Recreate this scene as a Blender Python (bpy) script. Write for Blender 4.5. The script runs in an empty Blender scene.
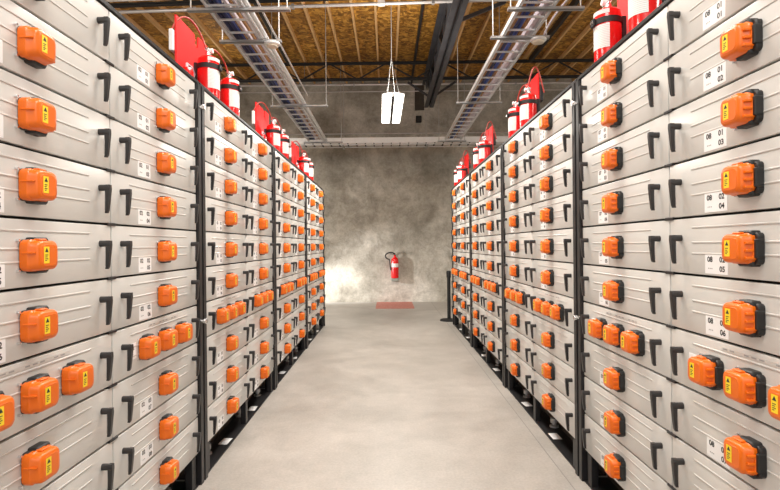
import bpy, bmesh, math, random
from mathutils import Vector, Matrix

R = math.radians
PI = math.pi
random.seed(7)
scene = bpy.context.scene
COL = scene.collection

# ------------------------------------------------------------------ camera
CAM_Z = 1.415
cam_data = bpy.data.cameras.new('camera')
cam_data.sensor_width = 36.0
cam_data.lens = 24.0
cam_data.clip_start = 0.05
cam_data.shift_x = 2.6 / 780
cam = bpy.data.objects.new('camera', cam_data)
COL.objects.link(cam)
cam.matrix_world = (Matrix.Translation((-0.013, 0.0, CAM_Z)) @ Matrix.Rotation(R(90), 4, 'X')
                    @ Matrix.Rotation(R(-0.55), 4, 'Z'))
scene.camera = cam

# ------------------------------------------------------------------ world, exposure
world = bpy.data.worlds.new('world')
scene.world = world
world.use_nodes = True
bg = world.node_tree.nodes['Background']
bg.inputs[0].default_value = (0.95, 0.97, 1.0, 1)
bg.inputs[1].default_value = 1.25
scene.view_settings.view_transform = 'Standard'
scene.view_settings.look = 'None'
scene.view_settings.exposure = 0.0
scene.view_settings.gamma = 1.0
LAMP = 5.0            # emission of the fluorescent diffusers


def area_light(name, loc, rot, sx, sy, power, color=(1, 1, 1)):
    d = bpy.data.lights.new(name, 'AREA')
    d.shape = 'RECTANGLE'
    d.size = sx
    d.size_y = sy
    d.energy = power
    d.color = color
    o = bpy.data.objects.new(name, d)
    o.location = loc
    o.rotation_euler = rot
    COL.objects.link(o)
    return o


# unseen area lights added as fill over the aisle and the neighbouring aisles
for ly, lz in ((-3.0, 4.2), (0.4, 4.2), (3.4, 4.3), (5.3, 4.75)):
    area_light('aisle_fill_light', (0, ly, lz), (0, 0, 0), 1.0, 1.6, 95, (1.0, 0.97, 0.92))
for lx, ly, lz in ((-3.9, 1.0, 4.5), (-3.9, 6.0, 4.5), (-3.4, 10.7, 4.2), (5.2, 1.0, 4.5), (5.2, 6.0, 4.5), (5.2, 9.5, 4.3)):  # far left one is a lamp read off its glare, the others added fill
    area_light('side_aisle_lamp_and_fill', (lx, ly, lz), (0, 0, 0), 0.6, 1.6, 80, (1.0, 0.95, 0.86))
    area_light('side_aisle_roof_fill', (lx, ly, lz + 0.1), (PI, 0, 0), 0.6, 1.6, 30 if ly < 8 else 6, (1.0, 0.95, 0.86))  # added upward fill for a brighter roof, no fittings there
# upward fill added to brighten the roof; the hanging lamp shines only down
area_light('roof_fill_above_lamp', (0.075, 7.90, CAM_Z + 2.16), (PI, 0, 0), 0.25, 1.5, 40, (1.0, 0.96, 0.88))
area_light('aisle_roof_fill', (0.0, 3.4, 4.3), (PI, 0, 0), 0.6, 1.6, 120, (1.0, 0.96, 0.88))  # second upward light added for the roof, without a fitting
# daylight from a door in the neighbouring aisle, grazing the foot of the back wall
sd = bpy.data.lights.new('doorway_light', 'SPOT')
sd.energy = 1500
sd.spot_size = R(26)
sd.spot_blend = 0.9
sd.shadow_soft_size = 0.12
so = bpy.data.objects.new('doorway_light', sd)
so.location = (-3.6, 10.9, 1.1)
so.rotation_euler = (Vector((-1.32, 12.9, 0.40)) - Vector(so.location)).to_track_quat('-Z', 'Y').to_euler()
COL.objects.link(so)
sd2 = bpy.data.lights.new('doorway_light', 'SPOT')
sd2.energy = 700
sd2.spot_size = R(34)
sd2.spot_blend = 1.0
sd2.shadow_soft_size = 0.08
so2 = bpy.data.objects.new('doorway_light', sd2)
so2.location = (-3.6, 10.9, 1.3)
so2.rotation_euler = (Vector((0.0, 12.9, 0.85)) - Vector(so2.location)).to_track_quat('-Z', 'Y').to_euler()
COL.objects.link(so2)


# ------------------------------------------------------------------ materials
def new_mat(name):
    m = bpy.data.materials.new(name)
    m.use_nodes = True
    nt = m.node_tree
    return m, nt, nt.nodes['Principled BSDF']


def ramp(nt, fac, stops):
    r = nt.nodes.new('ShaderNodeValToRGB')
    el = r.color_ramp.elements
    while len(el) < len(stops):
        el.new(0.5)
    for e, (p, c) in zip(el, stops):
        e.position = p
        e.color = (*c, 1)
    nt.links.new(fac, r.inputs[0])
    return r.outputs[0]


def noise(nt, vec, scale, detail=6, rough=0.6, dist=0.0):
    n = nt.nodes.new('ShaderNodeTexNoise')
    n.inputs['Scale'].default_value = scale
    n.inputs['Detail'].default_value = detail
    n.inputs['Roughness'].default_value = rough
    n.inputs['Distortion'].default_value = dist
    if vec is not None:
        nt.links.new(vec, n.inputs['Vector'])
    return n.outputs[0]


def coords(nt, scale=(1, 1, 1)):
    t = nt.nodes.new('ShaderNodeTexCoord')
    mp = nt.nodes.new('ShaderNodeMapping')
    mp.inputs['Scale'].default_value = scale
    nt.links.new(t.outputs['Object'], mp.inputs[0])
    return mp.outputs[0]


def mix(nt, a, b, fac, mode='MIX'):
    m = nt.nodes.new('ShaderNodeMix')
    m.data_type = 'RGBA'
    m.blend_type = mode
    if isinstance(fac, float):
        m.inputs[0].default_value = fac
    else:
        nt.links.new(fac, m.inputs[0])
    for i, v in ((6, a), (7, b)):
        if isinstance(v, tuple):
            m.inputs[i].default_value = (*v, 1)
        else:
            nt.links.new(v, m.inputs[i])
    return m.outputs[2]


def bump(nt, bsdf, h, strength, dist=0.01):
    b = nt.nodes.new('ShaderNodeBump')
    b.inputs['Strength'].default_value = strength
    b.inputs['Distance'].default_value = dist
    nt.links.new(h, b.inputs['Height'])
    nt.links.new(b.outputs[0], bsdf.inputs['Normal'])


def plain(name, c, rough=0.5, metal=0.0, var=0.06, scale=9.0, coat=0.0, spec=None):
    m, nt, b = new_mat(name)
    v = noise(nt, coords(nt), scale, 3)
    lo = tuple(x * (1 - var) for x in c)
    hi = tuple(min(1, x * (1 + var)) for x in c)
    nt.links.new(ramp(nt, v, [(0.3, lo), (0.7, hi)]), b.inputs['Base Color'])
    b.inputs['Roughness'].default_value = rough
    b.inputs['Metallic'].default_value = metal
    b.inputs['Coat Weight'].default_value = coat
    if spec is not None:
        b.inputs['Specular IOR Level'].default_value = spec
    return m


M = {}
M['face'] = plain('drawer_paint', (0.63, 0.62, 0.59), 0.31, 0.0, 0.03, 3.0)
M['black_steel'] = plain('black_steel', (0.012, 0.011, 0.012), 0.42, 0.0, 0.2)
M['dark_inside'] = plain('dark_inside', (0.018, 0.015, 0.012), 0.7, 0.0, 0.3)
M['brown_steel'] = plain('dark_brown_steel', (0.05, 0.036, 0.024), 0.5, 0.0, 0.25)
M['handle'] = plain('black_plastic', (0.022, 0.02, 0.02), 0.38, 0, 0.1)
M['socket'] = plain('socket_plastic', (0.013, 0.013, 0.013), 0.5, 0, 0.1)
M['orange'] = plain('orange_plastic', (0.78, 0.145, 0.002), 0.34, 0, 0.04, 20)
M['yellow'] = plain('label_yellow', (0.9, 0.66, 0.02), 0.5, 0, 0.02)
M['ink'] = plain('ink_black', (0.02, 0.02, 0.02), 0.6, 0, 0.05)
M['ink_grey'] = plain('ink_grey', (0.35, 0.35, 0.35), 0.6, 0, 0.05)
M['paper'] = plain('label_white', (0.86, 0.86, 0.86), 0.5, 0, 0.02)
M['chrome'] = plain('chrome', (0.75, 0.75, 0.76), 0.25, 1.0, 0.03)
M['galv'] = plain('galvanised_steel', (0.46, 0.455, 0.45), 0.4, 0.5, 0.12, 14)
M['alu'] = plain('aluminium_rail', (0.84, 0.84, 0.85), 0.4, 0.12, 0.06, 8)
M['white'] = plain('white_paint', (0.90, 0.89, 0.88), 0.45, 0, 0.03)
M['red'] = plain('red_paint', (0.72, 0.005, 0.006), 0.25, 0, 0.06, 6, coat=0.4)
M['red_plate'] = plain('red_plate_paint', (0.80, 0.008, 0.008), 0.55, 0, 0.04, 6)
M['hose'] = plain('red_hose', (0.42, 0.05, 0.035), 0.45, 0, 0.1)
M['tank_label'] = None
M['beam'] = plain('dark_grey_steel', (0.055, 0.055, 0.062), 0.45, 0.15, 0.25, 5)
M['truss'] = plain('black_truss_steel', (0.016, 0.014, 0.013), 0.55, 0, 0.2, 5)
M['conduit'] = plain('conduit_metal', (0.66, 0.62, 0.60), 0.4, 0.4, 0.08, 6)
M['navy'] = plain('navy_cable', (0.012, 0.02, 0.085), 0.4, 0, 0.2)
M['blue'] = plain('blue_cable', (0.03, 0.07, 0.30), 0.4, 0, 0.15)
M['lavender'] = plain('lavender_cable', (0.62, 0.56, 0.62), 0.45, 0, 0.06)
M['tan'] = plain('tan_cable', (0.42, 0.22, 0.10), 0.5, 0, 0.1)
M['cream'] = plain('cream_plastic', (0.85, 0.74, 0.58), 0.45, 0, 0.03)
M['grey_green'] = plain('bracket_grey', (0.28, 0.30, 0.26), 0.5, 0.2, 0.1)
M['joint'] = plain('joint_filler', (0.26, 0.245, 0.225), 0.6, 0, 0.1)
M['rubber'] = plain('black_rubber', (0.01, 0.01, 0.01), 0.6, 0, 0.1)

# printed white label on the tanks: faint grey text blocks
m, nt, b = new_mat('printed_label')
w = nt.nodes.new('ShaderNodeTexWave')
w.wave_type = 'BANDS'
w.bands_direction = 'Z'
w.inputs['Scale'].default_value = 34
w.inputs['Distortion'].default_value = 1.5
w.inputs['Detail Scale'].default_value = 30
nt.links.new(coords(nt), w.inputs['Vector'])
nt.links.new(ramp(nt, w.outputs[0], [(0.0, (0.55, 0.52, 0.5)), (0.45, (0.82, 0.80, 0.78))]), b.inputs['Base Color'])
b.inputs['Roughness'].default_value = 0.45
M['tank_label'] = m

# lamp diffuser
m, nt, b = new_mat('lamp_diffuser')
b.inputs['Base Color'].default_value = (1, 1, 1, 1)
b.inputs['Emission Color'].default_value = (1.0, 0.96, 0.86, 1)
b.inputs['Emission Strength'].default_value = LAMP
M['diffuser'] = m

# polished concrete floor
m, nt, b = new_mat('concrete_floor')
co = coords(nt)
big = noise(nt, co, 0.55, 8, 0.62, 0.6)
mid = noise(nt, co, 3.2, 8, 0.7, 0.3)
fin = noise(nt, co, 60, 4, 0.7)
c1 = ramp(nt, big, [(0.30, (0.32, 0.30, 0.272)), (0.70, (0.52, 0.492, 0.455))])
c2 = ramp(nt, mid, [(0.30, (0.83, 0.82, 0.81)), (0.72, (1.10, 1.09, 1.08))])
c3 = ramp(nt, fin, [(0.30, (0.86, 0.86, 0.86)), (0.70, (1.10, 1.10, 1.10))])
cc = mix(nt, mix(nt, c1, c2, 1.0, 'MULTIPLY'), c3, 1.0, 'MULTIPLY')
nt.links.new(cc, b.inputs['Base Color'])
rr = nt.nodes.new('ShaderNodeMapRange')
rr.inputs[3].default_value = 0.32
rr.inputs[4].default_value = 0.6
nt.links.new(mid, rr.inputs[0])
nt.links.new(rr.outputs[0], b.inputs['Roughness'])
bump(nt, b, fin, 0.08, 0.004)
M['floor'] = m

# cast concrete wall with cloudy mottling
m, nt, b = new_mat('concrete_wall')
co = coords(nt)
big = noise(nt, co, 0.62, 10, 0.62, 0.25)
mid = noise(nt, co, 2.2, 10, 0.72, 0.35)
fin = noise(nt, co, 22, 6, 0.7)
c1 = ramp(nt, big, [(0.30, (0.20, 0.18, 0.14)), (0.50, (0.42, 0.39, 0.335)), (0.70, (0.72, 0.69, 0.63))])
c2 = ramp(nt, mid, [(0.28, (0.52, 0.50, 0.46)), (0.50, (1.0, 0.99, 0.97)), (0.72, (1.45, 1.45, 1.45))])
c3 = ramp(nt, fin, [(0.30, (0.84, 0.84, 0.84)), (0.70, (1.12, 1.12, 1.12))])
cc = mix(nt, mix(nt, c1, c2, 1.0, 'MULTIPLY'), c3, 1.0, 'MULTIPLY')
nt.links.new(cc, b.inputs['Base Color'])
b.inputs['Roughness'].default_value = 0.62
bump(nt, b, mid, 0.12, 0.02)
M['wall'] = m

# oriented strand board
m, nt, b = new_mat('strand_board')
co = coords(nt, (1.0, 1.0, 1.0))
vo = nt.nodes.new('ShaderNodeTexVoronoi')
vo.inputs['Scale'].default_value = 17
wob = noise(nt, co, 5, 3)
ad = nt.nodes.new('ShaderNodeVectorMath')
ad.operation = 'ADD'
nt.links.new(co, ad.inputs[0])
sc_ = nt.nodes.new('ShaderNodeVectorMath')
sc_.operation = 'SCALE'
sc_.inputs['Scale'].default_value = 0.25
nt.links.new(wob, sc_.inputs[0])
nt.links.new(sc_.outputs[0], ad.inputs[1])
nt.links.new(ad.outputs[0], vo.inputs['Vector'])
sep = nt.nodes.new('ShaderNodeSeparateColor')
nt.links.new(vo.outputs['Color'], sep.inputs[0])
c1 = ramp(nt, sep.outputs[0], [(0.0, (0.20, 0.085, 0.010)), (0.5, (0.44, 0.205, 0.026)), (1.0, (0.78, 0.42, 0.08))])
st = noise(nt, coords(nt, (8, 34, 8)), 1.2, 4, 0.6)
c2 = ramp(nt, st, [(0.3, (0.62, 0.60, 0.55)), (0.7, (1.15, 1.13, 1.1))])
pt = noise(nt, co, 0.5, 3)
c3 = ramp(nt, pt, [(0.35, (0.7, 0.66, 0.6)), (0.65, (1.1, 1.1, 1.1))])
nt.links.new(mix(nt, mix(nt, c1, c2, 1.0, 'MULTIPLY'), c3, 1.0, 'MULTIPLY'), b.inputs['Base Color'])
b.inputs['Roughness'].default_value = 0.6
M['osb'] = m

# timber joists
m, nt, b = new_mat('joist_timber')
g = noise(nt, coords(nt, (12, 0.8, 12)), 2.0, 5, 0.6)
nt.links.new(ramp(nt, g, [(0.3, (0.60, 0.34, 0.13)), (0.7, (0.82, 0.53, 0.25))]), b.inputs['Base Color'])
b.inputs['Roughness'].default_value = 0.6
M['joist'] = m

# worn red floor marking
m, nt, b = new_mat('red_floor_paint')
g = noise(nt, coords(nt), 16, 6, 0.75)
nt.links.new(ramp(nt, g, [(0.3, (0.46, 0.09, 0.065)), (0.5, (0.52, 0.16, 0.12)), (0.75, (0.55, 0.34, 0.28))]), b.inputs['Base Color'])
b.inputs['Roughness'].default_value = 0.5
M['mark'] = m


# ------------------------------------------------------------------ mesh helpers
class MB:
    def __init__(self):
        self.bm = bmesh.new()
        self.mats = []

    def mi(self, mat):
        if mat not in self.mats:
            self.mats.append(mat)
        return self.mats.index(mat)

    def _paint(self, verts, mat):
        i = self.mi(mat)
        fs = {f for v in verts for f in v.link_faces}
        for f in fs:
            f.material_index = i

    def box(self, x0, x1, y0, y1, z0, z1, mat, bev=0.0, seg=1):
        r = bmesh.ops.create_cube(self.bm, size=1.0)
        vs = r['verts']
        for v in vs:
            v.co = Vector(((x0 + x1) / 2 + v.co.x * (x1 - x0), (y0 + y1) / 2 + v.co.y * (y1 - y0),
                           (z0 + z1) / 2 + v.co.z * (z1 - z0)))
        self._paint(vs, mat)
        if bev > 0:
            es = list({e for v in vs for e in v.link_edges})
            bmesh.ops.bevel(self.bm, geom=es, offset=bev, segments=seg, affect='EDGES', profile=0.5)
        return self

    def beam(self, p0, p1, w, h, mat, up=(0, 0, 1)):
        """rectangular bar from p0 to p1"""
        p0, p1 = Vector(p0), Vector(p1)
        d = (p1 - p0)
        L = d.length
        d.normalize()
        u = Vector(up)
        s = d.cross(u)
        if s.length < 1e-4:
            s = d.cross(Vector((1, 0, 0)))
        s.normalize()
        u = s.cross(d).normalized()
        vs = []
        for t in (0, L):
            for a, b_ in ((-1, -1), (1, -1), (1, 1), (-1, 1)):
                vs.append(self.bm.verts.new(p0 + d * t + s * (a * w / 2) + u * (b_ * h / 2)))
        q = [(3, 2, 1, 0), (4, 5, 6, 7), (0, 1, 5, 4), (1, 2, 6, 5), (2, 3, 7, 6), (3, 0, 4, 7)]
        i = self.mi(mat)
        for f in q:
            fc = self.bm.faces.new([vs[k] for k in f])
            fc.material_index = i
        return self

    def tube(self, pts, r, mat, seg=8, cap=True, closed=False):
        pts = [Vector(p) for p in pts]
        n = len(pts)
        rad = r if isinstance(r, (list, tuple)) else [r] * n
        rings = []
        prev = None
        i = self.mi(mat)
        for k, p in enumerate(pts):
            if k == 0:
                t = pts[1] - pts[0]
            elif k == n - 1:
                t = pts[-1] - pts[-2]
            else:
                t = (pts[k + 1] - pts[k]).normalized() + (pts[k] - pts[k - 1]).normalized()
            t.normalize()
            if prev is None:
                a = t.cross(Vector((0, 0, 1)))
                if a.length < 1e-3:
                    a = t.cross(Vector((1, 0, 0)))
            else:
                a = prev - t * prev.dot(t)
            a.normalize()
            prev = a
            bb = t.cross(a)
            rings.append([self.bm.verts.new(p + (a * math.cos(2 * PI * j / seg) + bb * math.sin(2 * PI * j / seg)) * rad[k])
                          for j in range(seg)])
        for k in range(n - 1):
            for j in range(seg):
                f = self.bm.faces.new((rings[k][j], rings[k][(j + 1) % seg], rings[k + 1][(j + 1) % seg], rings[k + 1][j]))
                f.material_index = i
        if cap:
            for rg, rev in ((rings[0], True), (rings[-1], False)):
                f = self.bm.faces.new(rg[::-1] if rev else rg)
                f.material_index = i
        return self

    def lathe(self, prof, c, mat, seg=24, a0=0.0, a1=2 * PI):
        """profile of (radius, z) turned about the vertical through c"""
        c = Vector(c)
        full = abs(a1 - a0 - 2 * PI) < 1e-6
        n = seg if full else seg + 1
        i = self.mi(mat)
        rings = []
        for r, z in prof:
            if r < 1e-6:
                rings.append([self.bm.verts.new(c + Vector((0, 0, z)))])
            else:
                rings.append([self.bm.verts.new(c + Vector((r * math.cos(a0 + (a1 - a0) * j / seg), r * math.sin(a0 + (a1 - a0) * j / seg), z)))
                              for j in range(n)])
        for A, B in zip(rings, rings[1:]):
            for j in range(seg):
                k = (j + 1) % n
                if len(A) == 1 and len(B) == 1:
                    continue
                if len(A) == 1:
                    vs = (A[0], B[k], B[j])
                elif len(B) == 1:
                    vs = (A[j], A[k], B[0])
                else:
                    vs = (A[j], A[k], B[k], B[j])
                f = self.bm.faces.new(vs)
                f.material_index = i
        return self

    def prism(self, layers, mat, cap0=True, cap1=True):
        """loft of equal-length rings of points"""
        i = self.mi(mat)
        rings = [[self.bm.verts.new(Vector(p)) for p in L] for L in layers]
        n = len(rings[0])
        for A, B in zip(rings, rings[1:]):
            for j in range(n):
                k = (j + 1) % n
                f = self.bm.faces.new((A[j], A[k], B[k], B[j]))
                f.material_index = i
        if cap0:
            self.bm.faces.new(rings[0][::-1]).material_index = i
        if cap1:
            self.bm.faces.new(rings[-1]).material_index = i
        return self

    def mesh(self, name, smooth=True, angle=35):
        bmesh.ops.recalc_face_normals(self.bm, faces=self.bm.faces[:])
        me = bpy.data.meshes.new(name)
        self.bm.to_mesh(me)
        self.bm.free()
        for mt in self.mats:
            me.materials.append(M[mt])
        if smooth and len(me.polygons):
            me.polygons.foreach_set('use_smooth', [True] * len(me.polygons))
            me.set_sharp_from_angle(angle=R(angle))
        return me

    def build(self, name, parent=None, loc=(0, 0, 0), rotz=0.0, **kw):
        return link(name, self.mesh(name, **kw), parent, loc, rotz)


def link(name, me, parent=None, loc=(0, 0, 0), rotz=0.0):
    o = bpy.data.objects.new(name, me)
    COL.objects.link(o)
    o.location = loc
    o.rotation_euler = (0, 0, rotz)
    if parent is not None:
        o.parent = parent
    return o


def tag(o, label=None, cat=None, group=None, kind=None):
    if label:
        o['label'] = label
    if cat:
        o['category'] = cat
    if group:
        o['group'] = group
    if kind:
        o['kind'] = kind
    return o


def thing(name, label, cat, loc=(0, 0, 0), rotz=0.0, group=None):
    o = link(name, None, None, loc, rotz)
    return tag(o, label, cat, group)


def rrect(hw, hh, r, y, n=4, cx=0.0, cz=0.0):
    """rounded rectangle ring in the XZ plane at depth y"""
    out = []
    for qx, qz, a in ((1, 1, 0), (-1, 1, 90), (-1, -1, 180), (1, -1, 270)):
        for k in range(n + 1):
            t = R(a + 90 * k / n)
            out.append((cx + qx * (hw - r) + r * math.cos(t), y, cz + qz * (hh - r) + r * math.sin(t)))
    return out


# ------------------------------------------------------------------ lettering
_glyph = {}


def glyphs(text):
    """flat filled outlines of a short text, 1 unit high digits, centred on the origin, in the XY plane"""
    if text not in _glyph:
        cu = bpy.data.curves.new('lettering', 'FONT')
        cu.body = text
        cu.align_x = 'CENTER'
        cu.align_y = 'CENTER'
        cu.size = 1.4
        cu.offset = 0.045
        cu.resolution_u = 3
        ob = bpy.data.objects.new('lettering', cu)
        COL.objects.link(ob)
        dg = bpy.context.evaluated_depsgraph_get()
        me = bpy.data.meshes.new_from_object(ob.evaluated_get(dg))
        vs = [v.co.copy() for v in me.vertices]
        fs = [tuple(p.vertices) for p in me.polygons]
        bpy.data.objects.remove(ob)
        bpy.data.curves.remove(cu)
        bpy.data.meshes.remove(me)
        _glyph[text] = (vs, fs)
    return _glyph[text]


def write(mb, text, x, y, z, h, mat):
    """text on a plate whose front looks towards -Y"""
    vs, fs = glyphs(text)
    i = mb.mi(mat)
    nv = [mb.bm.verts.new((x + v.x * h * 1.12, y, z + v.y * h)) for v in vs]
    for f in fs:
        mb.bm.faces.new([nv[k] for k in f]).material_index = i


# ------------------------------------------------------------------ setting
WALL_Y = 12.9
X0, X1 = -7.0, 7.0
BACK = -5.0
CEIL = CAM_Z + 4.10

f = MB().box(X0, X1, BACK, WALL_Y, -0.2, 0, 'floor').build('floor', smooth=False)
tag(f, kind='structure')
jt = MB()
jt.box(1.047, 1.053, BACK, WALL_Y, -0.001, 0.0008, 'joint')
jt.build('floor_joint', f, smooth=False)
tag(MB().box(X0, X1, WALL_Y, WALL_Y + 0.3, -0.2, CEIL + 0.4, 'wall').build('wall_back', smooth=False), kind='structure')
tag(MB().box(X0 - 0.3, X0, BACK, WALL_Y + 0.3, -0.2, CEIL + 0.4, 'wall').build('wall_left', smooth=False), kind='structure')
tag(MB().box(X1, X1 + 0.3, BACK, WALL_Y + 0.3, -0.2, CEIL + 0.4, 'wall').build('wall_right', smooth=False), kind='structure')
ceil = MB().box(X0, X1, BACK, WALL_Y, CEIL, CEIL + 0.2, 'osb').build('ceiling', smooth=False)
tag(ceil, kind='structure')
jm = MB().box(-0.019, 0.019, BACK, WALL_Y - 0.01, -0.09, 0.0, 'joist').mesh('ceiling_joist', smooth=False)
jx = -1.38 - 0.4 * 13
while jx < 6.8:
    if abs(jx - 0.62) > 0.05:
        link('ceiling_joist', jm, ceil, (jx, 0, CEIL))
    jx += 0.4

# ------------------------------------------------------------------ roof steel
ROOF = CAM_Z + 4.005      # underside of the joists


def truss(y, label, ztop, zbot, yaw):
    t = thing('roof_truss', label, 'truss', (0, y, 0))
    for nm, z in (('top_chord', ztop), ('bottom_chord', zbot)):
        mb = MB()
        for s in (-1, 1):
            mb.box(X0 + 0.02, X1 - 0.02, s * 0.012, s * 0.062, z - 0.004, z + 0.004, 'truss')
            mb.box(X0 + 0.02, X1 - 0.02, s * 0.008, s * 0.016, z - 0.03, z + 0.034, 'truss')
        mb.build(nm, t, smooth=False)
    mem = MB().beam((0, 0, 0), (0.62, 0, ztop - zbot), 0.028, 0.028, 'truss').mesh('web_member', smooth=False)
    mem2 = MB().beam((0, 0, ztop - zbot), (0.62, 0, 0), 0.028, 0.028, 'truss').mesh('web_member', smooth=False)
    x = -6.82
    k = 0
    while x < 6.2:
        link('web_member', mem if k % 2 == 0 else mem2, t, (x, 0, zbot))
        x += 0.62
        k += 1
    t.rotation_euler = (0, 0, yaw)
    return t


truss(11.35, 'black open-web steel truss under the strand board beside the back wall', ROOF - 0.036, CAM_Z + 3.62, -0.012)
truss(7.66, 'black open-web steel truss crossing the top edge of the photo', ROOF - 0.036, CAM_Z + 3.66, -0.05)

# girder running along the aisle to the back wall
gx = 0.985
g = thing('steel_girder', 'dark grey lattice steel girder running lengthways to the back wall, right of the lamp', 'girder', (gx, 0, 0))
GB, GT = CAM_Z + 3.2, CAM_Z + 3.88
for s in (-1, 1):
    mb = MB()
    mb.box(s * 0.02, s * 0.105, 3.5, 12.15, GB, GB + 0.014, 'beam')
    mb.box(s * 0.014, s * 0.028, 3.5, 12.15, GB, GB + 0.11, 'beam')
    mb.build('bottom_chord', g, smooth=False)
mb = MB()
for s in (-1, 1):
    mb.box(s * 0.014, s * 0.12, 3.5, 12.6, GT - 0.014, GT, 'beam')
    mb.box(s * 0.014, s * 0.028, 3.5, 12.6, GT - 0.11, GT, 'beam')
mb.build('top_chord', g, smooth=False)
yy = 3.6
k = 0
while yy < 11.3:
    a = (0, yy, GB + 0.05)
    c = (0, yy + 0.85, GT - 0.05)
    if k % 2:
        a, c = (0, yy, GT - 0.05), (0, yy + 0.85, GB + 0.05)
    MB().beam(a, c, 0.05, 0.06, 'beam', up=(1, 0, 0)).build('web_member', g, smooth=False)
    if k % 2 == 0:
        MB().beam((0, yy, GB + 0.05), (0, yy, GT - 0.05), 0.05, 0.05, 'beam').build('web_member', g, smooth=False)
    yy += 0.85
    k += 1
for y0, x0, x1 in ((7.6, 0.06, 0.80), (11.45, 0.05, 0.55), (11.45, -0.05, -0.5)):
    MB().beam((x0, y0, GB + 0.06), (x1, y0 + 0.18, CAM_Z + 3.63 if y0 > 9 else CAM_Z + 3.62), 0.05, 0.05, 'beam').build('brace', g, smooth=False)

tag(MB().box(0.60, 0.64, 3.5, WALL_Y - 0.01, ROOF - 0.03, ROOF + 0.088, 'truss').build('steel_purlin', smooth=False),
    'thin black steel purlin among the timber joists left of the girder', 'purlin')
tag(MB().box(-2.13, -2.08, 3.5, 11.2, ROOF - 0.11, ROOF - 0.002, 'truss').build('steel_purlin', smooth=False),
    'black steel purlin above the left cable tray', 'purlin')
tag(MB().box(3.07, 3.13, 3.5, 11.2, ROOF - 0.11, ROOF - 0.002, 'truss').build('steel_purlin', smooth=False),
    'black steel purlin above the right cable tray', 'purlin')
# girder pocket in the wall, its recess shade put in as a dark plate
pk = MB().box(0.70, 0.93, WALL_Y - 0.03, WALL_Y - 0.001, CAM_Z + 3.33, CAM_Z + 3.98, 'brown_steel').build('girder_pocket', smooth=False)
tag(pk, 'dark flat plate standing in for the shaded girder pocket in the back wall', 'plate')
tag(MB().box(0.72, 0.86, WALL_Y - 0.10, WALL_Y - 0.001, CAM_Z + 3.02, CAM_Z + 3.18, 'dark_inside', 0.015).build('junction_box', smooth=False),
    'small dark junction box on the back wall under the girder end', 'junction box')


def pipe(name, pts, r, mat, label, cat, clips=()):
    t = MB().tube(pts, r, mat, 10).build(name)
    tag(t, label, cat)
    for c in clips:
        MB().box(c[0] - 0.02, c[0] + 0.02, c[1] - r * 1.3, c[1] + r * 1.3, c[2] - r * 1.3, c[2] + r * 1.3, 'galv').build('clip', t)
    return t


zp = CAM_Z + 4.0
pipe('conduit_pipe', [(-6.9, WALL_Y - 0.04, CAM_Z + 3.97), (6.9, WALL_Y - 0.04, CAM_Z + 3.97)], 0.026, 'conduit',
     'long pale conduit along the very top of the back wall', 'conduit',
     [(x, WALL_Y - 0.04, CAM_Z + 3.97) for x in (-4.8, -2.4, -0.8, 1.6, 3.2, 5.0)])
pipe('conduit_pipe', [(-6.9, WALL_Y - 0.03, CAM_Z + 3.80), (6.9, WALL_Y - 0.03, CAM_Z + 3.80)], 0.012, 'conduit',
     'thin grey conduit on the back wall just below the thicker one', 'conduit')
pipe('conduit_pipe', [(-6.9, WALL_Y - 0.03, CAM_Z + 2.76), (6.9, WALL_Y - 0.03, CAM_Z + 2.76)], 0.014, 'conduit',
     'thin grey conduit on the back wall just above the cross tray', 'conduit')
pipe('conduit_pipe', [(-6.9, 7.75 + 0.345, CAM_Z + 3.60), (6.9, 7.75 - 0.345, CAM_Z + 3.60)], 0.024, 'conduit',
     'pale conduit running under the near truss at the top of the photo', 'conduit',
     [(x, 7.75 - 0.05 * x, CAM_Z + 3.60) for x in (-4.2, -2.9, -1.4, 0.7, 2.2, 3.8)])
pipe('conduit_pipe', [(-6.9, 7.57 + 0.345, CAM_Z + 3.69), (6.9, 7.57 - 0.345, CAM_Z + 3.69)], 0.014, 'conduit',
     'thin pale conduit on the front face of the near truss', 'conduit')
jb = MB().box(-0.125, -0.015, 7.635, 7.72, CAM_Z + 3.54, CAM_Z + 3.62, 'white', 0.006).build('outlet_box')
tag(jb, 'small white outlet box on the conduit above the lamp', 'outlet box')

# ------------------------------------------------------------------ lamp
LZ = CAM_Z + 2.05
lamp = thing('pendant_lamp', 'lit twin-panel fluorescent pendant lamp hanging over the middle of the aisle', 'pendant lamp', (0.075, 7.90, LZ), R(0.8))
mb = MB()
mb.prism([[(-0.155, -0.82, 0.0), (0.155, -0.82, 0.0), (0.155, -0.82, 0.01), (0.06, -0.80, 0.035), (-0.06, -0.80, 0.035), (-0.155, -0.82, 0.01)],
          [(-0.155, 0.82, 0.0), (0.155, 0.82, 0.0), (0.155, 0.82, 0.01), (0.06, 0.80, 0.035), (-0.06, 0.80, 0.035), (-0.155, 0.82, 0.01)]], 'white')
mb.build('housing', lamp, smooth=False)
for s in (-1, 1):
    MB().box(min(s * 0.021, s * 0.148), max(s * 0.021, s * 0.148), -0.81, 0.81, -0.012, 0.0, 'diffuser', 0.004).build('diffuser', lamp, smooth=False)
MB().box(-0.02, 0.02, -0.72, 0.81, -0.026, 0.0, 'black_steel').build('centre_strip', lamp, smooth=False)
for sy in (-0.5, 0.0, 0.5):
    ld = bpy.data.lights.new('tube_light', 'SPOT')
    ld.energy = 95
    ld.spot_size = R(165)
    ld.spot_blend = 0.5
    ld.shadow_soft_size = 0.05
    ld.color = (1.0, 0.96, 0.88)
    lo = bpy.data.objects.new('tube_light', ld)
    COL.objects.link(lo)
    lo.location = (0.0, sy, -0.09)
    lo.parent = lamp
AP = 0.80
for sx in (-1, 1):
    for sy in (-1, 1):
        MB().tube([(sx * 0.10, sy * 0.6, 0.02), (0, 0.0, AP)], 0.0022, 'galv', 6).build('suspension_wire', lamp)
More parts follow.
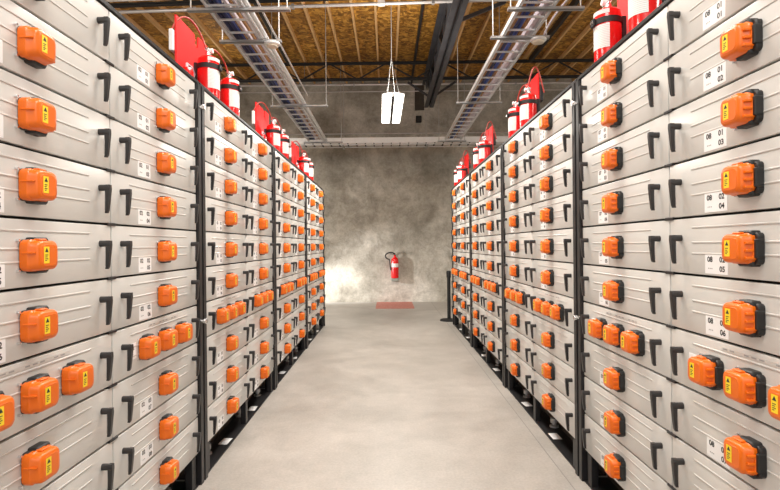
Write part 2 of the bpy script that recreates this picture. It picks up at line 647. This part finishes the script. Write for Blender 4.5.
MB().tube([(0.0, 0.0, AP - 0.02), (0.0, -0.155, CAM_Z + 3.58 - LZ)], 0.006, 'galv', 6).build('cord', lamp)


# ------------------------------------------------------------------ cable trays
def tray(name, label, xa, xb, z, y0, y1, pitch=0.32):
    """ladder tray along y, xa = left rail, xb = right rail"""
    t = thing(name, label, 'cable tray', (0, 0, z))
    for x, s in ((xa, 1), (xb, -1)):
        mb = MB()
        mb.box(x - 0.004, x + 0.004, y0, y1, 0, 0.055, 'alu')
        mb.box(min(x, x + s * 0.028), max(x, x + s * 0.028), y0, y1, 0, 0.006, 'alu')
        mb.box(min(x, x + s * 0.028), max(x, x + s * 0.028), y0, y1, 0.050, 0.055, 'alu')
        mb.build('side_rail', t, smooth=False)
    me = MB().box(xa, xb, -0.010, 0.010, 0.002, 0.022, 'alu', 0.003).mesh('rung', smooth=False)
    y = y0 + 0.1
    while y < y1:
        link('rung', me, t, (0, y, 0))
        y += pitch
    return t


TZ = CAM_Z + 2.30
L0, L1 = -1.735, -1.385
Q0, Q1 = 1.285, 1.635
tray('cable_tray', 'ladder cable tray above the left row of cabinets', L0, L1, TZ, 3.6, 11.6)
tray('cable_tray', 'ladder cable tray above the right row of cabinets', Q0, Q1, TZ, 3.6, 11.6)

# cross tray by the back wall (ladder seen from its side)
ct = thing('cable_tray', 'white ladder cable tray crossing the room in front of the back wall', 'cable tray', (0, 11.95, CAM_Z + 2.31))
for y in (0.0, 0.34):
    mb = MB()
    mb.box(-3.4, 3.4, y - 0.004, y + 0.004, 0.035, 0.165, 'white')
    mb.box(-3.4, 3.4, y - 0.02, y + 0.02, 0.0, 0.012, 'alu')
    mb.build('side_rail', ct, smooth=False)
cm = MB().box(-0.012, 0.012, -0.01, 0.35, 0.012, 0.036, 'truss').mesh('rung', smooth=False)
x = -3.3
while x < 3.35:
    link('rung', cm, ct, (x, 0, 0))
    x += 0.2
for x, nm in ((-1.02, 'left of the lamp'), (0.93, 'right of the lamp, under the girder')):
    hg = thing('strut_hanger', f'thin strut hanger under the white cross tray, {nm}', 'strut hanger', (x, 12.12, CAM_Z + 2.31))
    MB().tube([(0, 0.22, -0.03), (0, 0.22, ROOF + 0.088 - CAM_Z - 2.31)], 0.007, 'galv', 6).build('threaded_rod', hg)
    MB().box(-0.02, 0.02, -0.20, 0.24, -0.031, -0.001, 'galv').build('strut_bar', hg)



def cable(x, z, r, y0, y1, mat, label, wob=0.012):
    pts = []
    n = 26
    ph = random.random() * 6
    for k in range(n + 1):
        y = y0 + (y1 - y0) * k / n
        pts.append((x + wob * math.sin(y * 2.1 + ph), y, z))
    tag(MB().tube(pts, r, mat, 8).build('cable'), label, 'cable', None)


CZ = TZ + 0.026
ce = 11.5
cable(L0 + 0.055, CZ + 0.022, 0.022, 3.7, ce, 'navy', 'thick navy cable next to the outer rail of the left tray', 0.004)
cable(L0 + 0.105, CZ + 0.02, 0.02, 3.7, ce, 'navy', 'second navy cable from the outer rail of the left tray', 0.004)
cable(L0 + 0.145, CZ + 0.012, 0.012, 3.7, ce, 'blue', 'thin blue cable beside the navy pair in the left tray', 0.003)
cable(L0 + 0.195, CZ + 0.024, 0.024, 3.7, ce, 'lavender', 'thick pale lavender cable in the middle of the left tray', 0.004)
cable(L0 + 0.245, CZ + 0.012, 0.012, 3.7, ce, 'tan', 'thin tan cable in the left tray beside the lavender one', 0.004)
cable(L0 + 0.283, CZ + 0.012, 0.012, 3.7, ce, 'lavender', 'thin pale cable in the left tray closest to the aisle rail', 0.004)
cable(Q0 + 0.06, CZ + 0.016, 0.016, 3.7, ce, 'tan', 'tan cable next to the aisle rail of the right tray', 0.004)
cable(Q0 + 0.105, CZ + 0.018, 0.018, 3.7, ce, 'navy', 'navy cable in the right tray beside the tan one', 0.004)
cable(Q0 + 0.155, CZ + 0.022, 0.022, 3.7, ce, 'blue', 'bright blue cable in the middle of the right tray', 0.005)
cable(Q0 + 0.20, CZ + 0.013, 0.013, 3.7, ce, 'tan', 'thin tan cable in the right tray beside the blue one', 0.004)
cable(Q0 + 0.285, CZ + 0.040, 0.040, 3.7, ce, 'lavender', 'thick pale lavender cable along the outer rail of the right tray', 0.003)
pipe('conduit_pipe', [(-1.345, 3.7, TZ + 0.03), (-1.345, 11.55, TZ + 0.03)], 0.026, 'alu',
     'pale conduit running beside the aisle side of the left tray', 'conduit')
pipe('conduit_pipe', [(-1.25, 3.7, TZ + 0.07), (-1.25, 8.2, TZ + 0.07)], 0.010, 'conduit',
     'thin conduit beside the left tray, nearest the aisle', 'conduit')


def strut(xa, xb, y, label, rods, top):
    t = thing('strut_hanger', label, 'strut hanger', (0, y, TZ))
    mb = MB()
    mb.box(xa, xb, -0.021, 0.021, -0.033, -0.028, 'galv')
    mb.box(xa, xb, -0.021, -0.017, -0.033, -0.001, 'galv')
    mb.box(xa, xb, 0.017, 0.021, -0.033, -0.001, 'galv')
    mb.build('strut_bar', t, smooth=False)
    for x, zt in rods:
        rd = MB().tube([(x, 0, -0.035), (x, 0, zt - TZ)], 0.007, 'galv', 6).build('threaded_rod', t)
        MB().lathe([(0, -0.036), (0.016, -0.036), (0.016, -0.033), (0, -0.033)], (x, 0, 0), 'galv', 6).build('nut', rd)
    return t


TOP = CAM_Z + 4.095
for (y, xa, xb, nm) in ((5.02, -1.92, -0.93, 'nearest'), (5.8, -1.86, -1.17, 'second, with the round detector, '), (8.5, -1.90, -0.96, 'third'), (12.0 - 0.5, -1.84, -0.98, 'farthest')):
    strut(xa, xb, y, f'galvanised strut hanger under the left cable tray, {nm} from the camera' if 'det' not in nm else
          'galvanised strut hanger under the left cable tray carrying a round detector', [(xa + 0.03, TOP), (xb - 0.03, TOP)], TOP)
for (y, xa, xb, nm) in ((5.06, 1.18, 1.92, 'nearest'), (5.76, 1.15, 1.80, 'det'), (8.4, 1.12, 1.86, 'third'), (11.5, 1.12, 1.75, 'farthest')):
    strut(xa, xb, y, f'galvanised strut hanger under the right cable tray, {nm} from the camera' if 'det' not in nm else
          'galvanised strut hanger under the right cable tray carrying a round detector', [(xa + 0.03, TOP), (xb - 0.03, TOP)], TOP)


def detector(x, y, z, label):
    t = thing('smoke_detector', label, 'smoke detector', (x, y, z))
    MB().lathe([(0, 0.0), (0.088, 0.0), (0.088, -0.016), (0.080, -0.024), (0, -0.024)], (0, 0, 0), 'white', 24).build('base', t)
    MB().lathe([(0, -0.024), (0.066, -0.024), (0.058, -0.044), (0.03, -0.052), (0, -0.052)], (0, 0, 0), 'cream', 24).build('sensor_head', t)


detector(-1.275, 5.8, TZ - 0.0365, 'round white detector below the left cable tray')
detector(1.68, 5.76, TZ - 0.0365, 'round white detector below the right cable tray')
pts = [(1.74, 5.79, TZ - 0.02)]
for k in range(1, 15):
    u = k / 14
    pts.append((1.74 + 0.34 * u ** 1.4, 5.79 - 0.75 * u, TZ - 0.02 + 0.42 * u ** 0.8))
pts.append((2.16, 4.95, TOP))
tag(MB().tube(pts, 0.010, 'lavender', 8).build('cable'), 'pale pink cable rising from the right detector to the roof', 'cable')

# ------------------------------------------------------------------ battery cabinets
XF = 1.144               # drawer fronts stand at x = -XF and +XF
P = 0.22                 # drawer pitch
W = 0.952
HW = 0.952               # half width of a cabinet
ZB = CAM_Z - 0.0150 - 5.5 * P     # underside of the lowest drawer
DEPTH = 0.78
STARTS = [1.178 + 2.023 * k for k in range(4)]
TOPZ = ZB + 10 * P + 0.022

# shared meshes of drawer and its pieces; drawer origin = centre of its front face, front towards -Y
mb = MB()
hw, hh = W / 2 - 0.0035, P / 2 - 0.0045
mb.box(-hw, hw, 0.0, 0.022, -hh, hh, 'face', 0.003, 2)
for fr in (0.18, 0.435, 0.625):
    z = P / 2 - fr * P
    mb.prism([rrect(0.322, 0.0036, 0.0034, 0.002, 3, 0.0, z), rrect(0.322, 0.0030, 0.0028, -0.0012, 3, 0.0, z),
              rrect(0.3208, 0.0016, 0.0014, -0.0022, 3, 0.0, z)], 'face', cap0=False)
ME_FACE = mb.mesh('drawer')

mb = MB()
# pull handle: boss at the top, a tapering grip hanging from it, a small return at the foot
mb.prism([rrect(0.0115, 0.0125, 0.010, 0.001), rrect(0.0115, 0.0125, 0.010, -0.026), rrect(0.0105, 0.0125, 0.009, -0.036), rrect(0.0085, 0.010, 0.008, -0.042)], 'handle')


def ringz(cx, cy, hx, hy, z):
    return [(cx - hx, cy - hy, z), (cx + hx, cy - hy, z), (cx + hx, cy + hy, z), (cx - hx, cy + hy, z)]


mb.prism([ringz(0, -0.034, 0.0085, 0.0085, 0.012), ringz(0, -0.034, 0.0085, 0.0095, -0.005), ringz(0, -0.032, 0.0075, 0.0075, -0.05),
          ringz(0, -0.029, 0.0065, 0.006, -0.090), ringz(0, -0.026, 0.0055, 0.005, -0.100)], 'handle')
mb.prism([ringz(0, -0.0225, 0.005, 0.0025, -0.014), ringz(0, -0.0225, 0.005, 0.0025, -0.05), ringz(0, -0.021, 0.0045, 0.002, -0.088)], 'chrome')
ME_HANDLE = mb.mesh('handle', angle=50)

CW, CH = 0.0535, 0.0495
mb = MB()
mb.prism([rrect(0.056, 0.050, 0.014, 0.001, cx=0.010), rrect(0.056, 0.050, 0.014, -0.016, cx=0.010), rrect(0.053, 0.047, 0.013, -0.020, cx=0.010)], 'socket')
mb.prism([rrect(0.033, 0.057, 0.008, 0.0005, cx=0.016), rrect(0.033, 0.057, 0.008, -0.026, cx=0.016), rrect(0.030, 0.053, 0.008, -0.031, cx=0.016)], 'socket')
mb.box(0.056, 0.069, -0.028, 0.0, -0.030, 0.030, 'socket', 0.003)
for sx, sz in ((-1, 1), (-1, -1)):
    mb.prism([rrect(0.0045, 0.0045, 0.004, 0.0, 2, sx * 0.0565, sz * 0.047), rrect(0.004, 0.004, 0.0035, -0.010, 2, sx * 0.0565, sz * 0.047)], 'chrome')
ME_SOCKET = mb.mesh('connector_socket')

mb = MB()
mb.prism([rrect(CW - 0.003, CH - 0.002, 0.018, -0.004), rrect(CW - 0.001, CH, 0.019, -0.010), rrect(CW, CH, 0.020, -0.030),
          rrect(CW - 0.003, CH - 0.003, 0.020, -0.034), rrect(CW - 0.005, CH - 0.004, 0.021, -0.054),
          rrect(CW - 0.008, CH - 0.007, 0.020, -0.060), rrect(CW - 0.012, CH - 0.011, 0.018, -0.063)], 'orange')
mb.prism([rrect(CW - 0.019, CH - 0.016, 0.014, -0.0625), rrect(CW - 0.020, CH - 0.017, 0.014, -0.0640)], 'orange', cap0=False)
# finger grips on the right side, seam on the left
for z in (-0.030, -0.006, 0.018):
    mb.box(CW - 0.008, CW + 0.005, -0.052, -0.020, z - 0.0045, z + 0.0045, 'orange', 0.002)
mb.box(CW - 0.008, CW + 0.005, -0.030, -0.023, -0.032, 0.020, 'orange', 0.002)
mb.box(-CW - 0.0025, -CW + 0.006, -0.054, -0.012, 0.006, 0.011, 'orange', 0.001)
mb.box(-0.018, 0.018, -0.046, -0.024, CH - 0.004, CH + 0.003, 'orange', 0.003)
ME_CAP = mb.mesh('connector_cap')

mb = MB()
yl = -0.0647
mb.box(-0.0125, 0.0125, yl, -0.0635, -0.026, 0.026, 'yellow')
i = mb.mi('ink')
tri = [mb.bm.verts.new(p) for p in ((-0.0085, yl - 0.0003, 0.009), (0.0085, yl - 0.0003, 0.009), (0.0, yl - 0.0003, 0.023))]
mb.bm.faces.new(tri).material_index = i
for z, w_ in ((0.0, 0.007), (-0.006, 0.005), (-0.012, 0.007), (-0.0175, 0.004)):
    mb.box(-0.0078, -0.0078 + 2 * w_, yl - 0.0004, yl, z - 0.0012, z + 0.0012, 'ink')
ME_WARN = mb.mesh('warning_label', smooth=False)

mb = MB()
mb.box(-0.17, 0.17, -0.0010, 0.002, -0.0065, 0.0065, 'face')
for k in range(9):
    if k in (2, 6):
        continue
    xk = -0.15 + k * 0.035
    mb.box(xk - 0.012, xk + 0.010, -0.0014, -0.0009, -0.0028, 0.0022, 'ink_grey')
ME_STRIP = mb.mesh('text_strip', smooth=False)


def number_plate(a, b1, b2, half=False):
    mb = MB()
    wv = 0.036 if half else 0.063
    mb.box(-wv, wv, -0.0012, 0.003, -0.036, 0.036, 'paper', 0.0005)
    if half:
        write(mb, a, 0.0, -0.0016, 0.014, 0.019, 'ink')
        mb.box(-0.012, 0.006, -0.0016, -0.0011, -0.016, -0.012, 'ink_grey')
    else:
        write(mb, a, -0.034, -0.0016, 0.015, 0.019, 'ink')
        write(mb, b1, 0.034, -0.0016, 0.015, 0.019, 'ink')
        write(mb, b2, 0.034, -0.0016, -0.018, 0.019, 'ink')
        for q in range(3):
            mb.box(-0.044 + q * 0.009, -0.039 + q * 0.009, -0.0016, -0.0011, -0.019, -0.015, 'ink_grey')
    return mb.mesh('number_label', smooth=False)


# shared cabinet pieces, cabinet origin on the floor at the centre of the front
mb = MB()
mb.box(-HW + 0.03, HW - 0.03, 0.03, DEPTH, ZB - 0.01, TOPZ - 0.02, 'dark_inside')
ME_CASE = mb.mesh('casing', smooth=False)
mb = MB()
mb.box(-HW - 0.05, HW + 0.05, 0.002, DEPTH + 0.01, TOPZ - 0.022, TOPZ - 0.004, 'black_steel', 0.002)
mb.box(-HW - 0.05, HW + 0.05, -0.006, 0.05, TOPZ - 0.022, TOPZ, 'black_steel', 0.003)
ME_TOP = mb.mesh('top_rail', smooth=False)
mb = MB()
mb.box(-0.022, 0.022, -0.016, 0.04, 0.0, TOPZ - 0.023, 'black_steel', 0.002)
mb.box(-0.006, 0.006, 0.04, 0.09, 0.0, TOPZ - 0.023, 'black_steel')
mb.box(-0.022, 0.022, DEPTH - 0.05, DEPTH, 0.0, TOPZ - 0.023, 'black_steel')
ME_POST = mb.mesh('post', smooth=False)
mb = MB()
mb.box(-0.03, 0.03, 0.005, 0.045, 0.0, ZB - 0.004, 'black_steel', 0.002)
ME_LEG = mb.mesh('leg', smooth=False)
mb = MB()
mb.box(-HW - 0.04, HW + 0.04, 0.0, 0.16, 0.0, 0.008, 'black_steel')
mb.box(-HW - 0.04, HW + 0.04, 0.15, 0.158, 0.0, 0.05, 'brown_steel')
ME_BASE = mb.mesh('base_channel', smooth=False)
mb = MB()
mb.box(-HW, HW, 0.46, 0.48, 0.0, ZB - 0.012, 'brown_steel')
ME_BACKPAN = mb.mesh('back_panel', smooth=False)
ME_BTAG = MB().box(-0.06, 0.06, 0.02, 0.085, 0.0082, 0.0095, 'paper').mesh('base_tag', smooth=False)
ME_FOOT = MB().lathe([(0, 0.008), (0.035, 0.008), (0.035, 0.018), (0.014, 0.024), (0.014, 0.04), (0.028, 0.04), (0.028, 0.075), (0, 0.075)], (0, 0, 0), 'galv', 16).mesh('levelling_foot')
ME_CLIP = MB().box(-0.032, 0.032, -0.004, 0.03, -0.006, 0.006, 'black_steel', 0.002).mesh('seam_clip', smooth=False)
mb = MB()
mb.prism([rrect(0.009, 0.009, 0.0085, -0.015, 3), rrect(0.009, 0.009, 0.0085, -0.03, 3), rrect(0.016, 0.016, 0.0155, -0.032, 3), rrect(0.016, 0.016, 0.0155, -0.044, 3),
          rrect(0.012, 0.012, 0.0115, -0.049, 3)], 'chrome')
ME_KNOB = mb.mesh('knob')


def cabinet(side, idx, label, unit):
    """side -1 left, +1 right; unit = pair of two-digit column numbers, left column first"""
    yc = STARTS[idx] + HW
    c = thing('battery_cabinet', label, 'battery cabinet', (side * XF, yc, 0), R(90) if side < 0 else R(-90), 'battery cabinets along the aisle')
    link('casing', ME_CASE, c)
    link('top_rail', ME_TOP, c)
    for x in (-HW - 0.026, HW + 0.026):
        link('post', ME_POST, c, (x, 0, 0))
    for x in (-HW + 0.06, 0.0, HW - 0.06):
        link('leg', ME_LEG, c, (x, 0, 0))
    link('base_channel', ME_BASE, c)
    link('back_panel', ME_BACKPAN, c)
    for x in (-0.62, 0.16, 0.75):
        tag(link('levelling_foot', ME_FOOT, c, (x, 0.11, 0)), 'bright metal levelling foot')
    for x in (-0.40, 0.36):
        tg = link('base_tag', ME_BTAG, c, (x, 0, 0), R(random.uniform(-6, 6)))
        tag(tg, 'small white tag on the floor channel')
    if idx == 0:
        far = HW + 0.026 if side < 0 else -HW - 0.026
        for z in (0.97, 2.25):
            tag(link('knob', ME_KNOB, c, (far, 0, z)), 'round chrome knob')
    for r in range(1, 10):
        link('seam_clip', ME_CLIP, c, (0, 0, ZB + (10 - r) * P))
    for col in (0, 1):
        xc = -W / 2 if col == 0 else W / 2
        dx = -0.005
        if idx == 0 and (col == 0) == (side < 0):      # the columns next to the camera sit a touch nearer
            dx = -0.012 if side < 0 else -0.006
        for r in range(1, 11):
            z = ZB + (10 - r + 0.5) * P
            d = link('drawer', ME_FACE, c, (xc, 0, z))
            for x in (-0.395, 0.395):
                link('handle', ME_HANDLE, d, (x, 0, 0.031))
            xs = (-0.2, 0.0, 0.2) if r == 7 else (0.0,)
            for x in xs:
                link('connector_socket', ME_SOCKET, d, (x + dx, 0, -0.007))
                link('connector_cap', ME_CAP, d, (x + dx, 0, -0.007))
                link('warning_label', ME_WARN, d, (x + dx - 0.014, 0, -0.006))
            u = unit[col]
            if r == 7:
                d['label'] = 'drawer with three orange connectors'
                if u + '7' not in _plate:
                    _plate[u + '7'] = number_plate(u, '', '', True)
                link('number_label', _plate[u + '7'], d, (-0.31, 0, -0.005))
                link('text_strip', ME_STRIP, d, (0.02, 0, 0.086))
            else:
                n = r if r < 7 else r - 1
                a = {1: '01', 2: '01', 3: '01', 4: '02', 5: '02', 6: '02'}.get(r, '03')
                link('number_label', number_plate(u, a, '%02d' % n), d, (-0.178 + (0.002 if side > 0 else -0.004), 0, -0.063))
    return c


_plate = {}
ORD = ['nearest', 'second nearest', 'third', 'farthest']
LAB_L = ['nearest tall battery cabinet left of the aisle, cut by the photo edge',
         'second battery cabinet from the camera left of the aisle, next to the silver knobs',
         'third battery cabinet from the camera on the left of the aisle',
         'last battery cabinet on the left of the aisle, closest to the back wall']
LAB_R = ['nearest tall battery cabinet right of the aisle, cut by the photo edge',
         'second battery cabinet from the camera right of the aisle',
         'third battery cabinet from the camera on the right of the aisle',
         'last battery cabinet on the right of the aisle, beside the black stanchion']
UN_L = [('01', '02'), ('03', '04'), ('05', '06'), ('07', '08')]
UN_R = [('07', '08'), ('05', '06'), ('03', '04'), ('01', '02')]
for k in range(4):
    cabinet(-1, k, LAB_L[k], UN_L[k])
    cabinet(1, k, LAB_R[k], UN_R[k])


# ------------------------------------------------------------------ tanks and plates on the cabinets
TR = 0.073


def arc(p0, p1, rise, n=14, side=0.0):
    out = []
    for k in range(n + 1):
        t = k / n
        a = PI * t
        x = (p0[0] + p1[0]) / 2 - (p1[0] - p0[0]) / 2 * math.cos(a)
        y = p0[1] + (p1[1] - p0[1]) * t + side * math.sin(a)
        z = p0[2] + (p1[2] - p0[2]) * t + rise * math.sin(a)
        out.append((x, y, z))
    return out


def tank(side, idx, xl, label, hose_to, rise, flip):
    """red cylinder standing on a cabinet; xl along the cabinet front (cabinet frame)"""
    yc = STARTS[idx] + HW
    rz = R(90) if side < 0 else R(-90)
    w_ = Matrix.Rotation(rz, 3, 'Z') @ Vector((xl, 0.085, 0))
    t = thing('fire_extinguisher', label, 'fire extinguisher', (side * XF + w_.x, yc + w_.y, TOPZ), rz, 'red tanks on top of the cabinets')
    h = 0.307
    MB().lathe([(0, 0.0), (TR - 0.01, 0.0), (TR, 0.012), (TR, h - 0.05), (TR * 0.93, h - 0.022), (TR * 0.7, h - 0.006), (0.026, h + 0.004), (0, h + 0.004)],
               (0, 0, 0), 'red', 28).build('tank', t)
    # printed label wraps the side that looks to the aisle
    a0, a1 = R(-165), R(-40)
    if side > 0:
        a0, a1 = R(-140), R(-15)
    mb = MB()
    mb.lathe([(TR + 0.0009, 0.075), (TR + 0.0009, 0.205)], (0, 0, 0), 'tank_label', 12, a0, a1)
    mb.lathe([(TR + 0.0009, 0.262), (TR + 0.0009, 0.284)], (0, 0, 0), 'tank_label', 12, a0, a1)
    mb.build('paper_label', t)
    st = MB()
    st.lathe([(TR + 0.0004, 0.212), (TR + 0.004, 0.212), (TR + 0.004, 0.244), (TR + 0.0004, 0.244)], (0, 0, 0), 'rubber', 28)
    bx = R(-90)
    st.box(-0.022, 0.022, -TR - 0.016, -TR - 0.002, 0.208, 0.248, 'rubber', 0.003)
    sp = st.build('strap', t)
    for s in (-1, 1):
        MB().box(s * 0.012 - 0.005, s * 0.012 + 0.005, -TR - 0.0195, -TR - 0.015, 0.222, 0.234, 'chrome').build('buckle', sp)
    MB().box(-0.03, 0.03, TR - 0.004, TR + 0.02, 0.0, 0.26, 'black_steel', 0.003).build('wall_bracket', t)
    vz = h + 0.004
    mb = MB()
    mb.lathe([(0.022, 0), (0.022, 0.02), (0.016, 0.024), (0.016, 0.05), (0.009, 0.054), (0, 0.054)], (0, 0, vz), 'chrome', 14)
    mb.tube([(-0.045, 0, vz + 0.034), (0.045, 0, vz + 0.034)], 0.011, 'chrome', 10)
    mb.tube([(0.0, -0.002, vz + 0.034), (0.0, -0.032, vz + 0.036)], [0.014, 0.017], 'white', 12)
    mb.build('valve', t)
    pts = arc((flip * 0.045, 0, vz + 0.034), hose_to, rise)
    MB().tube(pts, 0.0065, 'hose', 8).build('hose', t)
    return t


def plate(side, idx, x0, x1, hgt, label):
    """upright red plate with stepped and notched top, a white control box at its near end"""
    yc = STARTS[idx] + HW
    rz = R(90) if side < 0 else R(-90)
    xm = (x0 + x1) / 2
    w_ = Matrix.Rotation(rz, 3, 'Z') @ Vector((xm, 0.21, 0))
    t = thing('mounting_panel', label, 'mounting panel', (side * XF + w_.x, yc + w_.y, TOPZ), rz, 'red panels on top of the cabinets')
    L = x1 - x0
    s = -1 if side < 0 else 1          # -1: near end is at -x
    def X(u):
        return s * (0.5 - u) * L        # u = 0 near end, 1 far end
    ring = [(0.0, 0.0), (0.0, 1.0), (0.55, 1.0), (0.58, 0.92), (0.56, 0.88), (0.62, 0.83), (0.67, 0.86), (0.69, 1.02), (1.0, 1.03), (1.0, 0.0)]
    mb = MB()
    mb.prism([[(X(u), -0.006, v * hgt) for u, v in ring], [(X(u), 0.006, v * hgt) for u, v in ring]], 'red_plate')
    mb.build('panel', t, smooth=False)
    xa, xb = sorted((X(-0.04), X(0.12)))
    MB().box(xa, xb, 0.008, 0.036, hgt * 0.52, hgt * 0.80, 'white' if side < 0 else 'socket', 0.004).build('control_box', t)
    xa, xb = sorted((X(0.22), X(0.36)))
    MB().box(xa, xb, -0.044, -0.006, 0.03, 0.17, 'socket', 0.006).build('manifold', t)
    xc = X(0.05)
    MB().lathe([(0, 0.0), (0.04, 0.0), (0.042, 0.01), (0.042, 0.13), (0.03, 0.155), (0.012, 0.16), (0, 0.16)], (xc, -0.06, 0.0), 'red', 18).build('pilot_bottle', t)
    MB().tube([(xc, -0.06, 0.155), (xc, -0.06, 0.185), (X(0.2), -0.06, 0.185), (X(0.29), -0.055, 0.16), (X(0.29), -0.04, 0.12)], 0.009, 'lavender', 8).build('fitting', t)
    return t


WHERE_L = {1: 'second left cabinet', 2: 'third left cabinet', 3: 'last left cabinet'}
for k in (1, 2, 3):
    plate(-1, k, -0.83, -0.26, 0.49, f'upright red notched panel on top of the {WHERE_L[k]}')
    tank(-1, k, -0.585, f'red tank with black strap on the {WHERE_L[k]}, the nearer of its two', (-0.255, 0.155, 0.365), 0.15, -1)
    tank(-1, k, -0.11, f'red tank with black strap on the {WHERE_L[k]}, the farther of its two', (-0.30, 0.06, 0.40), 0.07, -1)
WHERE_R = {0: 'nearest right cabinet', 1: 'second right cabinet', 2: 'third right cabinet', 3: 'last right cabinet'}
for k in (0, 1, 2, 3):
    plate(1, k, -0.92, -0.50, 0.53, f'upright red notched panel on top of the {WHERE_R[k]}')
    xn, xf = (-0.355, -0.775) if k == 0 else (-0.385, -0.82)
    tank(1, k, xn, f'red tank with black strap on the {WHERE_R[k]}, the nearer of its two', (-0.07, 0.16, 0.34), 0.22, -1)
    tank(1, k, xf, f'red tank with black strap on the {WHERE_R[k]}, the farther of its two', (0.26, 0.06, 0.38), 0.10, 1)

# ------------------------------------------------------------------ wall extinguisher, floor marking, stanchion
ex = thing('fire_extinguisher', 'red fire extinguisher with black hose hung on the back wall', 'fire extinguisher', (0.165, WALL_Y - 0.12, 0.60))
MB().lathe([(0, 0.0), (0.082, 0.0), (0.092, 0.012), (0.092, 0.42), (0.084, 0.465), (0.06, 0.50), (0.03, 0.522), (0, 0.522)], (0, 0, 0), 'red', 28).build('tank', ex)
MB().lathe([(0.0932, 0.27), (0.0932, 0.36)], (0, 0, 0), 'tank_label', 16, R(-170), R(-20)).build('paper_label', ex)
mb = MB()
mb.lathe([(0.026, 0.515), (0.026, 0.56), (0.02, 0.57), (0, 0.57)], (0, 0, 0), 'red', 14)
mb.build('valve', ex)
MB().beam((0.02, 0, 0.575), (-0.12, -0.02, 0.60), 0.026, 0.014, 'rubber').build('carry_handle', ex)
MB().beam((0.02, 0, 0.60), (-0.10, -0.03, 0.645), 0.026, 0.012, 'rubber').build('lever', ex)
hp = [(0.02, 0, 0.55)]
for k in range(15):
    a = R(60 + k * 14)
    hp.append((-0.10 + 0.13 * math.cos(a), -0.02, 0.545 + 0.085 * math.sin(a)))
hp += [(-0.12, -0.05, 0.36), (-0.10, -0.07, 0.20)]
MB().tube(hp, 0.016, 'rubber', 8).build('hose', ex)
MB().box(-0.08, 0.08, 0.085, 0.119, -0.06, 0.40, 'grey_green', 0.004).build('bracket', ex)
MB().box(-0.085, 0.085, -0.07, 0.119, -0.075, 0.0, 'grey_green', 0.006).build('cradle', ex)

tag(MB().box(-0.29, 0.58, 11.55, WALL_Y - 0.02, 0.0, 0.004, 'mark').build('floor_marking', smooth=False),
    'worn red rectangle marked on the floor below the wall extinguisher', 'floor marking')

st = thing('stanchion', 'black stanchion post on a round base beside the last right cabinet', 'stanchion', (1.12, 9.66, 0))
MB().lathe([(0, 0), (0.17, 0), (0.172, 0.012), (0.15, 0.03), (0.05, 0.042), (0, 0.042)], (0, 0, 0), 'rubber', 32).build('base', st)
MB().lathe([(0.032, 0.04), (0.032, 0.80), (0, 0.80)], (0, 0, 0), 'rubber', 20).build('post', st)
MB().lathe([(0.042, 0.80), (0.044, 0.90), (0.036, 0.925), (0, 0.93)], (0, 0, 0), 'rubber', 20).build('belt_head', st)
